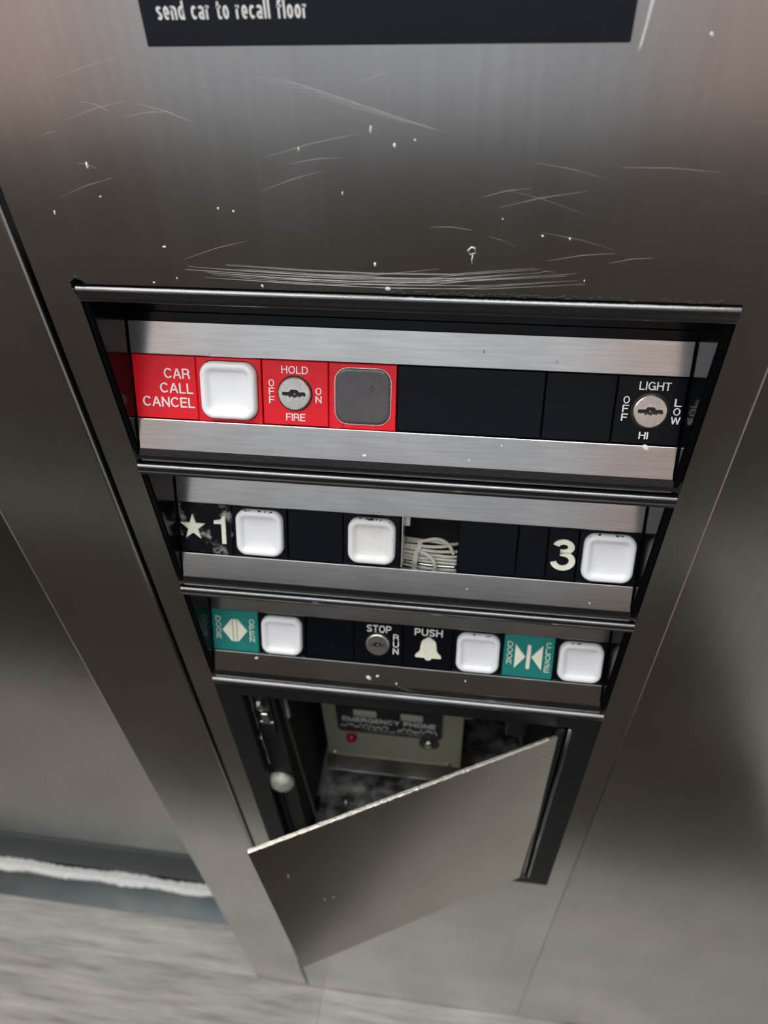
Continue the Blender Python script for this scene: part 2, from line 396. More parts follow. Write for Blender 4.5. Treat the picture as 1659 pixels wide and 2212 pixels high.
# unseen mat added on the car floor to darken what the steel reflects
tag(put('unseen_dark_mat', boxm(XL+8, XR-8, -29, -7.2, 0, .25, bev=.08), M['mat'], loc=(0, 0, -FZ)), 'added black mat behind the viewer that darkens the steel reflections', 'mat')
# lamps
def m_emit():
    m, nt, b = mat('lit_diffuser'); b.inputs['Base Color'].default_value = (.9, .9, .9, 1)
    b.inputs['Emission Color'].default_value = (.97, 1, .985, 1); b.inputs['Emission Strength'].default_value = LAMP_STRENGTH; return m
M['emit'] = m_emit()
for k, (lx, ly) in enumerate(LAMPS):
    t = thing('ceiling_lamp', 'square luminous ceiling panel of the lift car, overhead and out of the picture', 'lamp', (lx, ly, PANEL_TOP-.5), group='luminous panels in the lift ceiling')
    bm = sheet(rrect(0, 0, 9.6, 6.9, .3, 3), [rrect(0, 0, 8.9, 6.2, .2, 3)], 0, .48); put('lamp_trim', bm, M['rim'], t)
    bm = sheet(rrect(0, 0, 8.85, 6.15, .2, 3), [], .2, .3); put('diffuser', bm, M['emit'], t)

# ------------------------------------------------------------------ control panel faceplate
PX0, PX1 = -.625, 8.67
ZB = -18.46
fx0, fx1 = -.115, 8.135
out = [(PX0, -FZ+.03), (PX1, -FZ+.03), (PX1, PANEL_TOP-.1), (PX0, PANEL_TOP-.1)]
hole = [(fx0, .0), (fx0-.03, -.10), (fx0-.05, .02), (fx0, .075), (fx0+.09, .06), (fx0+.13, .012), (fx1, .012), (fx1, ZB+.02), (fx0, ZB+.02), (fx0, -.3)]
hole = [(fx0, ZB+.02), (fx0, -.20), (fx0-.055, -.10), (fx0-.05, .03), (fx0+.02, .085), (fx0+.11, .06), (fx0+.15, .012), (fx1, .012), (fx1, ZB+.02)]
bm = sheet(out, [hole], 0, .12, conv=lambda a, b, h: (a, h, b))
P0 = thing('control_panel', 'tall brushed steel lift control panel with paint specks between two seams', 'control panel', (0, 0, 0))
put('faceplate', bm, M['plate'], P0)
# paint specks (flattened drips standing on the plate)
bm = bmesh.new()
specks = [(.549, 1.469, .025, .05), (-.049, .923, .018, .035), (3.982, .073, .045, .045), (3.835, .381, .03, .035), (1.237, .532, .03, .02), (4.1, 1.707, .03, .03),
          (2.193, .98, .018, .018), (5.76, .767, .02, .02), (6.065, .742, .02, .02), (7.069, 2.678, .03, .03), (2.014, 1.009, .02, .02), (.98, .06, .02, .02), (2.4, .06, .02, .03),
          (.6, 1.12, .015, .02), (3.85, 1.86, .02, .05), (3.05, 1.66, .015, .03), (4.32, 1.76, .015, .02), (3.5, 1.2, .01, .04), (1.3, .13, .015, .015), (6.3, .25, .012, .015), (5.3, .95, .01, .012)]
def specks_bm(L, th=.02):
    bm = bmesh.new()
    for x, z, rx, rz in L: blob(bm, x, z, 0, rx*.68, rz*.68, th*.7)
    bmesh.ops.transform(bm, matrix=Matrix(((1, 0, 0, 0), (0, 0, -1, 0), (0, 1, 0, 0), (0, 0, 0, 1))), verts=bm.verts[:])
    return bm
put('paint_specks', specks_bm(specks), M['paint'], P0, smooth=True)['kind'] = 'stuff'
bm = bmesh.new(); tube(bm, [(6.50, -.005, 3.1), (6.487, -.005, 2.95), (6.475, -.005, 2.8), (6.455, -.005, 2.62), (6.445, -.005, 2.53)], [.015, .02, .014, .012, .02], 6)
put('adhesive_smear', bm, M['paint'], P0, smooth=True)
bm = bmesh.new()
tube(bm, [(4.97, -.004, .62), (4.93, -.004, .58), (4.96, -.004, .53), (5.02, -.004, .55), (5.01, -.004, .61), (4.97, -.004, .62)], .009, 5)
tube(bm, [(4.99, -.004, .53), (4.98, -.004, .47), (4.985, -.004, .42)], .007, 5)
put('chipped_mark', bm, M['paint'], P0, smooth=True)
# fine scratches
bm = bmesh.new()
def scr(pts, r=.003):
    r *= .55
    tube(bm, [(a, -.0006, b) for a, b in pts], [r*.3]+[r]*(len(pts)-2)+[r*.3], 4)
for k in range(16):
    z = .10+.012*k+random.uniform(-.01, .01); x0 = 1.0+random.random()*1.6; x1 = 4.6+random.random()*1.8; m_ = (x0+x1)/2
    scr([(x0, z+.04), ((x0+m_)/2, z), (m_, z-.03+.02*random.random()), ((m_+x1)/2, z+.0), (x1, z+.10)], .0022)
for k in range(26):
    x = random.uniform(0, 8); z = random.uniform(.3, 2.4); L = random.uniform(.2, 1.1); a = random.uniform(-.35, .35)
    scr([(x, z), (x+L/2*math.cos(a), z+L/2*math.sin(a)+.02), (x+L*math.cos(a), z+L*math.sin(a))], .0018)
for k in range(10):
    x = 2.6+.15*k; scr([(x, 2.35-.04*k), (x+.35, 2.33-.045*k), (x+.7, 2.24-.045*k)], .0016)
o = put('scratches', bm, M['scratch'], P0); o['kind'] = 'stuff'
# grime line along the frame top
bm = bmesh.new()
for k in range(90):
    x = random.uniform(4.0, 8.0); blob(bm, x, random.uniform(.015, .05), 0, random.uniform(.01, .045), random.uniform(.008, .02), .012, 7)
for k in range(22):
    x = random.uniform(-.19, .0); z = random.uniform(-.13, .11)
    if (x+.1)**2+(z+.0)**2 > .006 and (x < -.14 or z > .035): blob(bm, x, z, 0, random.uniform(.01, .022), random.uniform(.01, .02), .015, 7)
bmesh.ops.transform(bm, matrix=Matrix(((1, 0, 0, 0), (0, 0, -1, 0), (0, 1, 0, 0), (0, 0, 0, 1))), verts=bm.verts[:])
o = put('grime', bm, M['grime'], P0); o['kind'] = 'stuff'
bm = bmesh.new(); tube(bm, [(8.677, -.002, -11), (8.677, -.003, -5), (8.677, -.003, 12)], [.001, .012, .012], 6)  # strip added in tan for the light caught by the panel's bevel
put('seam_glint', bm, M['tan'], P0)['label'] = 'thin tan strip painting the bevel glint along the right seam'
# dark gap behind the seams
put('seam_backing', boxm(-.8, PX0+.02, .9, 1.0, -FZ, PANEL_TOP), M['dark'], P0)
for (x, z, rx, rz, par) in []: pass

# ------------------------------------------------------------------ instruction sign above
sg = thing('instruction_sign', 'black instruction sign with white lettering fixed above the button rows', 'sign', (0, 0, 0))
bm = bmesh.new(); box(bm, 1.615, 6.35, -.055, 0, 2.63, 9.0, .012, 2); put('plate', bm, M['sign'], sg)
rotx = Matrix.Rotation(math.radians(90), 4, 'X')
bm = text_bm('send car to recall floor', 1.785, 3.285, 2.858, 3.012, 0, .004, .010); bmesh.ops.transform(bm, matrix=Matrix.Translation((0, -.055, 0)) @ rotx, verts=bm.verts[:])
put('lettering', bm, M['white'], sg)

# ------------------------------------------------------------------ button row housings
P = 3.0004
YF, ZF = .0286, .2781           # foot of the sloping face, from the row's bottom edge
ANG = math.atan2(1.0116, .4364)  # tilt of the sloping face
ANG = math.atan2(.888, .3828)
S0, S1, S2 = .4914, .4914+.967, .4914+.967+.4907
rows_names = ['top', 'middle', 'bottom']
def slope_pt(s, n=0):
    c, s_ = math.cos(ANG), math.sin(ANG)
    return (YF+s*c-n*s_, ZF+s*s_+n*c)
def arc(cy, cz, r, a0, a1, n=6): return [(cy+r*math.cos(math.radians(a0+(a1-a0)*k/n)), cz+r*math.sin(math.radians(a0+(a1-a0)*k/n))) for k in range(n+1)]
def housing(i, label):
    t = thing('button_row_housing', label, 'housing', (0, 0, -P*(i+1)), group=None)
    # top fascia with a rounded front lip, roof going back
    r = .055
    r = .05
    prof = [(1.5, P-.015), (.03, P-.015)] + arc(.0, P-.015-r, r, 90, 180, 8) + [(-.05, P-.12), (-.035, P-.165)] + arc(.0, P-.20, .03, 180, 270, 4) + [(1.35, P-.235), (1.5, P-.24)]
    put('top_lip', extrude_profile(prof, fx0+.01, fx1-.01), M['powder'], t, smooth=False)
    # bottom ledge: short sloping black border and front edge of the tray
    a = slope_pt(-.004, .0); b = slope_pt(-.004, -.25)
    prof = [a, (.0, .16), (-.004, .10), (.012, .045), (.07, .018), (.5, .018), b]
    put('bottom_ledge', extrude_profile(prof, fx0+.01, fx1-.01), M['powder'], t)
    # black border above the steel, then recessed glossy slope up to the roof
    a0 = slope_pt(S2+.004, .03); a1 = slope_pt(S2+.125, .03); a2 = slope_pt(S2+.135, -.05); a3 = slope_pt(2.95, -.05); a4 = slope_pt(2.95, -.3); a5 = slope_pt(S2+.004, -.3)
    put('upper_slope', extrude_profile([a0, a1, a2, a3, a4, a5], .0, 8.0), M['gloss'], t)
    # side cheeks
    for side, (xa, xb) in (('l', (fx0+.012, -.004)), ('r', (8.004, fx1-.012))):
        cheek = [(.0, .02), (.0, P-.1), (1.5, P-.1), (1.5, .02)]
        bm = extrude_profile(cheek, xa, xb); bmesh.ops.bevel(bm, geom=[e for e in bm.edges if all(abs(v.co.y) < 1e-6 for v in e.verts)], offset=.02, segments=2, affect='EDGES')
        put('side_cheek', bm, M['gloss'], t)
    # dark tray behind the tiles
    a = slope_pt(S0-.1, -.9); b = slope_pt(S1+.2, -.9)
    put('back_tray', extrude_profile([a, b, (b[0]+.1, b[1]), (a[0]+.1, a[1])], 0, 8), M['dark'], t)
    # steel strips: the lower stands a little proud
    for (s0, s1, nm) in ((0, S0-.004, 'lower_steel_strip'), (S1+.004, S2, 'upper_steel_strip')):
        bm = boxm(.012, 7.988, 0, s1-s0, -.06, .03, bev=.012)
        o = put(nm, bm, M['strip'], t, loc=None); y, z = slope_pt(s0)
        o.location = (0, y*U, z*U); o.rotation_euler = (ANG, 0, 0)
    return t
housing(0, 'black housing of the topmost, widest looking button row with red key tiles')
housing(1, 'black housing of the middle button row, between red-tiled and teal-tiled rows')
housing(2, 'black housing of the lowest button row, directly above the phone cabinet')
# drips and specks on strips: children of nothing, they belong to the strips' material

TH = .967
def at_tile(i, x): 
    y, z = slope_pt(S0)
    return (x, y, z-P*(i+1))
def tile_thing(name, label, cat, i, x, group=None): return thing(name, label, cat, at_tile(i, x), (ANG, 0, 0), group)
def tplate(t, wd, m, hole=None, thick=.14, top=0.0):
    out = [(.008, .006), (wd-.008, .006), (wd-.008, TH-.006), (.008, TH-.006)]
    holes = [hole] if hole else []
    bm = sheet(out, holes, top-thick, top)
    es = [e for e in bm.edges if all(abs(v.co.z-top) < 1e-5 for v in e.verts) and len(e.link_faces) == 2 and abs(e.link_faces[0].normal.dot(e.link_faces[1].normal)) < .5]
    bm.normal_update()
    es = [e for e in bm.edges if all(abs(v.co.z-top) < 1e-5 for v in e.verts) and e.calc_face_angle(0) > .7 and all((v.co.x < .01 or v.co.x > wd-.01 or v.co.y < .01 or v.co.y > TH-.01) for v in e.verts)]
    bmesh.ops.bevel(bm, geom=es, offset=.012, segments=1, affect='EDGES')
    return put('plate', bm, m, t)
CX, CY, CH = .525, .485, .425
def cap_bm(h=.12, half=CH, hollow=True):
    bm = bmesh.new()
    L = [(half, -.12, .19), (half, h*.45, .19), (half-.012, h*.8, .185), (half-.04, h, .17)]
    if hollow: L += [(half-.085, h*.97, .12), (half-.115, h*.8, .085), (half-.145, h*.58, .06), (half-.165, h*.5, .05), (.13, h*.42, .03), (.03, h*.41, .01)]
    else: L += [(half-.07, h*1.0, .15), (.15, h*1.04, .05), (.03, h*1.05, .01)]
    return loft(bm, [[(p[0], p[1], z) for p in rrect(0, 0, hh, hh*1.0, r, 8)] for hh, z, r in L])
def push_button(i, x, label, tilem, capm, group=None, half=CH, h=.12, hollow=True, caplabel=None):
    t = tile_thing('push_button', label, 'button', i, x, group)
    tplate(t, 1, tilem, rrect(CX-.02, CY, half+.012, half+.012, .20, 8))
    c = put('button_cap', cap_bm(h, half, hollow), capm, t, smooth=True); c.location = ((CX-.02)*U, CY*U, 0)
    if caplabel: c['label'] = caplabel
    return t
def lettering(t, items, m, name='lettering', bold=.012, z=.0):
    for it in items:
        bm = bmesh.new()
        if it[0] == 'h': _, s, x0, x1, y0, y1 = it[:6]; text_bm(s, x0, x1, y0, y1, 0, .012, bold, bm)
        elif it[0] == 'v': _, s, xc, y0, y1, wd = it[:6]; column_text(bm, s, xc, y0, y1, wd, bold=bold, widths={'I': wd*.3, 'W': wd*1.35})
        put(name, bm, m, t)
def poly(bm, pts, z0, z1): sheet(pts, [], z0, z1, bm=bm)
def braille(t, dots, m, r=.014):
    bm = bmesh.new()
    for x, y in dots: loft(bm, [[(x+rr*math.cos(k*math.pi/4), y+rr*math.sin(k*math.pi/4), z) for k in range(8)] for rr, z in ((r, -.002), (r*.85, .012), (r*.4, .02))])
    put('braille', bm, m, t, smooth=True)
def lock(t, cx, cy, r=.235):
    bm = bmesh.new()
    key = [(-.17, .028), (-.17, -.02), (-.12, -.03), (-.09, -.02), (-.06, -.05), (-.03, -.03), (0, -.055), (.05, -.03), (.08, -.045), (.11, -.02), (.16, -.03), (.17, .0), (.15, .035), (.07, .03), (.045, .065), (-.045, .065), (-.07, .03)]
    key = [(x*r/.235, y*r/.235) for x, y in key]
    sheet(circ(0, 0, r-.02, 44), [key], .015, .06, bm=bm)
    loft(bm, [[(a*math.cos(2*math.pi*k/44), a*math.sin(2*math.pi*k/44), z) for k in range(44)] for a, z in ((r, -.1), (r, .035), (r-.008, .052), (r-.02, .0605), (r-.026, .0605))], True, False)
    o = put('lock_cylinder', bm, M['lock'], t); o.location = (cx*U, cy*U, 0)
    bm = sheet(circ(0, 0, r-.03, 30), [], .0, .018); k = put('keyway', bm, M['keyslot'], o)
    bm = bmesh.new(); blob(bm, .0, -.005, .018, .02, .018, .025); put('lock_pin', bm, M['lock'], o, smooth=True)
    bm = sheet(circ(cx, cy, r+.022, 44), [circ(cx, cy, r-.01, 44)], -.002, .004); put('lock_ring', bm, M['keyslot'], t)
    return o

# ---- top row
t = tile_thing('label_tile', 'red label tile reading CAR CALL CANCEL, at the left end of the top row', 'label', 0, 0)
tplate(t, 1, M['red'])
lettering(t, [('h', 'CAR', .50, .905, .62, .775), ('h', 'CALL', .42, .935, .40, .555), ('h', 'CANCEL', .13, .945, .185, .34)], M['white'], bold=.004)
push_button(0, 1, 'large white push button on a red tile, right of CAR CALL CANCEL', M['red'], M['cap'], h=.13)
t = tile_thing('key_switch', 'red key switch tile marked HOLD, FIRE, OFF and ON', 'switch', 0, 2)
tplate(t, 1, M['red'])
lettering(t, [('h', 'HOLD', .30, .70, .775, .885), ('h', 'FIRE', .355, .645, .075, .185), ('v', 'OFF', .145, .325, .68, .085), ('v', 'ON', .85, .36, .585, .09)], M['white'], bold=.0)
lock(t, .495, .485, .245)
t = push_button(0, 3, 'unlit smoked grey square button on a red tile of the top row', M['red'], M['smoke'], half=.405, h=.03, hollow=False)
bm = sheet(rrect(CX-.02, CY, .418, .418, .205, 8), [rrect(CX-.02, CY, .40, .40, .19, 8)], -.01, .008); put('bezel_ring', bm, M['edge'], t)
bm = sheet(circ(CX+.11, CY+.13, .034, 20), [circ(CX+.11, CY+.13, .027, 20)], .02, .036); put('ring_mark', bm, M['keyslot'], t)
bm = bmesh.new(); tube(bm, [(.20, .0, .003), (.205, .05, .003), (.25, .085, .003)], .006, 5); put('crack', bm, M['grime'], t)
def blank(i, x, wd, label, m=None, group=None):
    t = tile_thing('blank_tile', label, 'tile', i, x, group); tplate(t, wd, m or M['tile']); return t
blank(0, 4, 2.09, 'double-width plain black tile right of the smoked button, top row')
t = tile_thing('blank_tile', 'plain black tile left of the LIGHT key switch, top row', 'tile', 0, 6.09); tplate(t, .97, M['tile'])
t = tile_thing('key_switch', 'black key switch tile marked LIGHT, HI, OFF and LOW', 'switch', 0, 7.06)
tplate(t, .935, M['tile'])
lettering(t, [('h', 'LIGHT', .29, .71, .775, .89), ('h', 'HI', .375, .50, .085, .185), ('v', 'OFF', .145, .33, .68, .085), ('v', 'LOW', .835, .315, .67, .095)], M['white'], bold=.004)
lock(t, .475, .485, .235)

# ---- middle row
t = tile_thing('label_tile', 'scuffed black label tile with a cream star and figure 1', 'label', 1, 0)
tplate(t, 1.0, M['wornstar'])
bm = bmesh.new(); sx, sy, R1 = .27, .50, .235
poly(bm, [(sx+(R1 if k % 2 == 0 else R1*.40)*math.sin(k*math.pi/5), sy+(R1 if k % 2 == 0 else R1*.40)*math.cos(k*math.pi/5)*1.08) for k in range(10)], -.002, .03)
put('star', bm, M['cream'], t)
bm = bmesh.new()
poly(bm, [(.80, .22), (.875, .22), (.875, .745), (.825, .745), (.79, .68), (.665, .655), (.665, .595), (.80, .60)], -.002, .03)
put('numeral', bm, M['cream'], t)
braille(t, [(.18+.05*k, .17) for k in (0, 1, 3, 4, 6)]+[(.18, .12), (.28, .12), (.42, .12), (.20, .07), (.75, .17), (.80, .17), (.75, .12), (.85, .17), (.80, .07), (.90, .12)], M['tile'], .013)
push_button(1, 1, 'white push button right of the star and 1, middle row', M['tile'], M['cap'])
blank(1, 2, 1, 'plain black tile between the two left white buttons, middle row')
push_button(1, 3, 'grubby white push button beside the open slot with wires', M['tile'], M['capdirty'], half=.415)
blank(1, 5, 1.0, 'plain black tile just right of the open wire slot')
t = tile_thing('blank_tile', 'narrow black tile left of the figure 3 tile', 'tile', 1, 6.0); tplate(t, .5, M['tile'])
t = tile_thing('label_tile', 'narrow black label tile with a cream figure 3', 'label', 1, 6.5)
tplate(t, .5, M['tile'])
bm = text_bm('3', .065, .475, .20, .76, 0, .03, .012); put('numeral', bm, M['cream'], t)
braille(t, [(.06, .15), (.115, .15), (.14, .15), (.06, .10)], M['tile'], .013)
push_button(1, 7, 'white push button right of the figure 3, end of middle row', M['tile'], M['cap'])
# open slot: wires inside
t = tile_thing('wire_bundle', 'bundle of off-white wires seen through the open slot of the middle row', 'wires', 1, 4)
def wire(pts, r=.028, m=None):
    bm = bmesh.new()
    # smooth the path
    P_ = [Vector(p)-Vector((0, .11, 0)) for p in pts]; out = []
    for a in range(len(P_)-1):
        p0 = P_[max(a-1, 0)]; p1 = P_[a]; p2 = P_[a+1]; p3 = P_[min(a+2, len(P_)-1)]
        for k in range(6):
            u = k/6; out.append(.5*((2*p1)+(-p0+p2)*u+(2*p0-5*p1+4*p2-p3)*u*u+(-p0+3*p1-3*p2+p3)*u**3))
    out.append(P_[-1]); tube(bm, out, r, 8); put('wire', bm, m or M['wire'], t, smooth=True)
zz = -.30
wire([(.05, .40, zz-.25), (.33, .50, zz-.05), (.62, .60, zz+.04), (.82, .52, zz+.05), (.93, .34, zz+.06)], .033)
wire([(.05, .46, zz-.25), (.35, .50, zz-.1), (.6, .53, zz), (.85, .50, zz), (.99, .50, zz-.05)], .028)
wire([(.0, .37, zz-.15), (.34, .42, zz-.02), (.6, .43, zz), (.80, .46, zz), (.98, .48, zz-.1)], .030)
wire([(.0, .33, zz-.15), (.33, .36, zz), (.6, .35, zz+.02), (.8, .36, zz+.02), (.99, .37, zz)], .030)
wire([(.0, .27, zz-.12), (.3, .29, zz), (.6, .27, zz), (.8, .27, zz+.03), (.99, .28, zz+.02)], .030)
wire([(.0, .20, zz-.1), (.3, .20, zz), (.62, .20, zz+.0), (.99, .205, zz+.03)], .030)
wire([(.0, .14, zz-.1), (.5, .135, zz), (.99, .14, zz+.03)], .028)
wire([(.0, .075, zz-.1), (.5, .07, zz), (.99, .075, zz+.02)], .026, M['wirebright'])
wire([(.0, .23, zz-.14), (.25, .24, zz-.05), (.5, .235, zz-.03), (.6, .2, zz-.03)], .022, M['wirebright'])
wire([(.32, .33, zz+.02), (.46, .31, zz+.08), (.58, .20, zz+.10), (.62, .04, zz+.08)], .034)
wire([(.0, .01, zz-.1), (.5, .0, zz-.02), (.99, .01, zz)], .028)
bm = bmesh.new(); loft(bm, [[(x+dx, y, z) for dx, z in ((-.04, zz+zt), (.04, zz+zt), (.04, zz+zt+.03), (-.04, zz+zt+.03))] for x, y, zt in ((.24, -.09, .03), (.25, .05, .06), (.27, .21, .05), (.31, .33, .02), (.33, .39, -.12))])
put('cable_tie', bm, M['nylon'], t)['label'] = 'pale flat tie around the wires'
t = tile_thing('mounting_bracket', 'thin steel bracket edge at the left side of the open wire slot', 'bracket', 1, 4)
bm = bmesh.new(); box(bm, .012, .045, .01, .955, -.5, -.03, .008); box(bm, .045, .13, .66, .955, -.42, -.36, .006); put('flange', bm, M['lock'], t)

# ---- bottom row
t = tile_thing('label_tile', 'teal label tile with arrows apart, reading DOOR OPEN', 'label', 2, 0)
tplate(t, 1.0, M['teal'])
lettering(t, [('v', 'DOOR', .145, .27, .80, .105), ('v', 'OPEN', .86, .25, .78, .105)], M['cream'], bold=-.014)
bm = bmesh.new()
poly(bm, [(.235, .50), (.43, .755), (.455, .755), (.455, .245), (.43, .245)], -.002, .03)
poly(bm, [(.765, .50), (.57, .755), (.555, .755), (.555, .245), (.57, .245)], -.002, .03)
poly(bm, [(.47, .245), (.54, .245), (.54, .755), (.47, .755)], -.002, .03)
put('arrows', bm, M['cream'], t)
braille(t, [(.20, .20), (.25, .20), (.20, .14), (.25, .10), (.74, .18), (.84, .18), (.79, .12)], M['teal'])
push_button(2, 1, 'white push button right of the DOOR OPEN tile', M['tile'], M['cap'])
blank(2, 2, 1, 'dusty plain black tile left of the STOP RUN key switch', M['wornstop'])
t = tile_thing('key_switch', 'black key switch tile marked STOP and RUN', 'switch', 2, 3)
tplate(t, 1, M['wornstop'])
lettering(t, [('h', 'STOP', .26, .76, .74, .90), ('v', 'RUN', .86, .27, .725, .12)], M['white'], bold=.004)
lock(t, .49, .475, .24)
t = tile_thing('label_tile', 'black label tile reading PUSH over a cream bell', 'label', 2, 4)
tplate(t, 1, M['tile'])
lettering(t, [('h', 'PUSH', .23, .79, .755, .91)], M['white'], bold=.008)
bm = bmesh.new()
half = [(0, .735), (.035, .725), (.05, .70), (.10, .675), (.145, .62), (.16, .52), (.17, .43), (.20, .375), (.25, .33), (.265, .285), (.25, .265), (.07, .262), (.055, .225), (.0, .205)]
pts = [(.52+x, y) for x, y in half]+[(.52-x, y) for x, y in half[::-1][1:-1]]
poly(bm, pts, -.002, .03); put('bell', bm, M['cream'], t)
braille(t, [(.16, .18), (.22, .18), (.40, .13), (.40, .08), (.62, .18), (.68, .18), (.73, .18), (.60, .07), (.33, .05)], M['tile'])
push_button(2, 5, 'white push button between the bell tile and the DOOR CLOSE tile', M['tile'], M['cap'])
t = tile_thing('label_tile', 'teal label tile with arrows together, reading DOOR CLOSE', 'label', 2, 6)
tplate(t, 1, M['teal'])
lettering(t, [('v', 'DOOR', .13, .29, .80, .105), ('v', 'CLOSE', .875, .17, .84, .10)], M['cream'], bold=-.014)
bm = bmesh.new()
poly(bm, [(.235, .22), (.44, .49), (.235, .76)], -.002, .03); poly(bm, [(.765, .22), (.56, .49), (.765, .76)], -.002, .03)
poly(bm, rrect(.50, .49, .036, .27, .03, 3), -.002, .03)
put('arrows', bm, M['cream'], t)
braille(t, [(.19, .17), (.24, .17), (.21, .11), (.27, .06), (.75, .17), (.72, .11)], M['teal'])
push_button(2, 7, 'white push button at the right end of the lowest row', M['tile'], M['cap'])

# grime crumbs along the top edges of some buttons
def crumbs(i, x, n, seed, label):
    random.seed(seed); y, z = slope_pt(S0)
    t_ = [o for o in COL.objects if o.name.startswith('push_button') and (o.location-V(*at_tile(i, x))).length < 1e-4][0]
    bm = bmesh.new()
    for k in range(n):
        a = random.uniform(-.34, .34); blob(bm, CX-.02+a, CY+CH-.012+random.uniform(-.02, .02)-(.0 if abs(a) < .25 else .05), .075, random.uniform(.012, .035), random.uniform(.008, .02), .02, 7)
    o = put('grime', bm, M['grime'], t_); o['kind'] = 'stuff'
crumbs(1, 1, 16, 1, ''); crumbs(1, 3, 14, 2, ''); crumbs(2, 7, 12, 4, ''); crumbs(1, 7, 9, 5, ''); crumbs(2, 5, 6, 6, '')

# white drips on the steel strips
def strip_drip(i, s, x, r, rz=.03):
    h = [o for o in COL.objects if o.name.startswith('button_row_housing')][i]
    bm = bmesh.new(); blob(bm, 0, 0, 0, r, r, rz); o = put('paint_drip', bm, M['paint'], h, smooth=True)
    y, z = slope_pt(s, .03); o.location = (x*U, y*U, z*U); o.rotation_euler = (ANG, 0, 0)
random.seed(11)
strip_drip(0, .46, 7.55, .05); strip_drip(0, .10, 3.55, .028); strip_drip(0, .12, 5.1, .02); strip_drip(0, .37, 5.55, .016); strip_drip(0, 1.70, 5.2, .02); strip_drip(0, 1.60, 6.2, .026); strip_drip(0, 1.50, 1.22, .022)
strip_drip(2, .16, 3.32, .05); strip_drip(2, .22, 3.5, .03); strip_drip(2, .08, 3.9, .02); strip_drip(2, .38, .94, .03); strip_drip(2, .30, 5.3, .018)
strip_drip(1, .12, 7.3, .015); strip_drip(1, .2, 5.2, .012)

# ------------------------------------------------------------------ phone cabinet
cb = thing('phone_cabinet', 'black framed emergency phone cabinet with its steel door hanging open', 'cabinet', (0, 0, ZB))
D = -ZB   # local z of the panel's top lip
zt = D-3*P   # local height of cabinet top
def z_(z): return z+D
conv = lambda a, b, h: (a, h, b)
ox0, ox1, oz0, oz1 = .43, 7.56, -18.10, -9.63
bm = sheet([(fx0+.012, z_(ZB+.03)), (fx1-.012, z_(ZB+.03)), (fx1-.012, z_(-9.09)), (fx0+.012, z_(-9.09))], [[(ox0, z_(oz0)), (ox0, z_(oz1)), (ox1, z_(oz1)), (ox1, z_(oz0))]], .0, .30, conv=conv)
put('frame', bm, M['matte'], cb)
r = .075
prof = [(.6, z_(-9.015)), (.03, z_(-9.015))]+arc(.03, z_(-9.02)-.09, .09, 90, 180, 8)+[(-.05, z_(-9.14)), (.0, z_(-9.22)), (.6, z_(-9.22))]
put('top_lip', extrude_profile(prof, fx0+.01, fx1-.01), M['powder'], cb)
# rabbet the door closes against
bm = sheet([(.30, z_(-18.25)), (7.62, z_(-18.25)), (7.62, z_(-9.45)), (.30, z_(-9.45))], [[(1.03, z_(-17.75)), (1.03, z_(-9.78)), (7.28, z_(-9.78)), (7.28, z_(-17.75))]], .27, .33, conv=conv)
put('door_stop', bm, M['matte'], cb)
# rolled inner edge of the right and bottom frame, bright from wear
bm = bmesh.new(); tube(bm, [(7.56, .02, z_(-9.7)), (7.56, .02, z_(-12)), (7.55, .015, z_(-15)), (7.55, .01, z_(-17.9))], .05, 8)
put('rolled_edge', bm, M['powder'], cb, smooth=True)
bm = bmesh.new(); tube(bm, [(7.46, .02, z_(-17.95)), (7.25, .03, z_(-18.12)), (6.9, .03, z_(-18.16)), (3, .03, z_(-18.16)), (.5, .03, z_(-18.16))], .07, 8)
put('rolled_edge', bm, M['powder'], cb, smooth=True)
# hinge leaf
bm = bmesh.new(); box(bm, 7.31, 7.46, -.02, .26, z_(-18.0), z_(-9.75), .03)
tube(bm, [(7.33, -.03, z_(-18.0)), (7.33, -.03, z_(-9.75))], .05, 10); put('hinge', bm, M['matte'], cb)
# interior box
ix0, ix1, iz0, iz1, iy = .95, 7.4, -18.15, -9.6, 5.2
bm = bmesh.new()
box(bm, ix0-.06, ix0, .33, iy, z_(iz0), z_(iz1)); box(bm, ix1, ix1+.06, .33, iy, z_(iz0), z_(iz1)); box(bm, ix0-.06, ix1+.06, iy, iy+.06, z_(iz0), z_(iz1)); box(bm, ix0-.06, ix1+.06, .33, iy, z_(iz1), z_(iz1)+.06)
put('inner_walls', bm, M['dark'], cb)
put('inner_floor', boxm(ix0+.12, ix1-.05, .4, iy-.05, z_(-18.15), z_(-18.09), bev=.01), M['rust'], cb)['label'] = 'dark inner floor with rust stains'
put('bent_flange', (lambda bm: loft(bm, [[(1.12+a, .34, z_(-9.8)), (1.16+a, .34, z_(-9.8)), (1.16+a, .42, z_(-9.8)), (1.12+a, .42, z_(-9.8))] if k == 0 else [(1.36, .34, z_(-16.9)), (1.40, .34, z_(-16.9)), (1.40, .42, z_(-16.9)), (1.36, .42, z_(-16.9))] for k, a in ((0, 0), (1, 0))]))(bmesh.new()), M['liner'], cb)
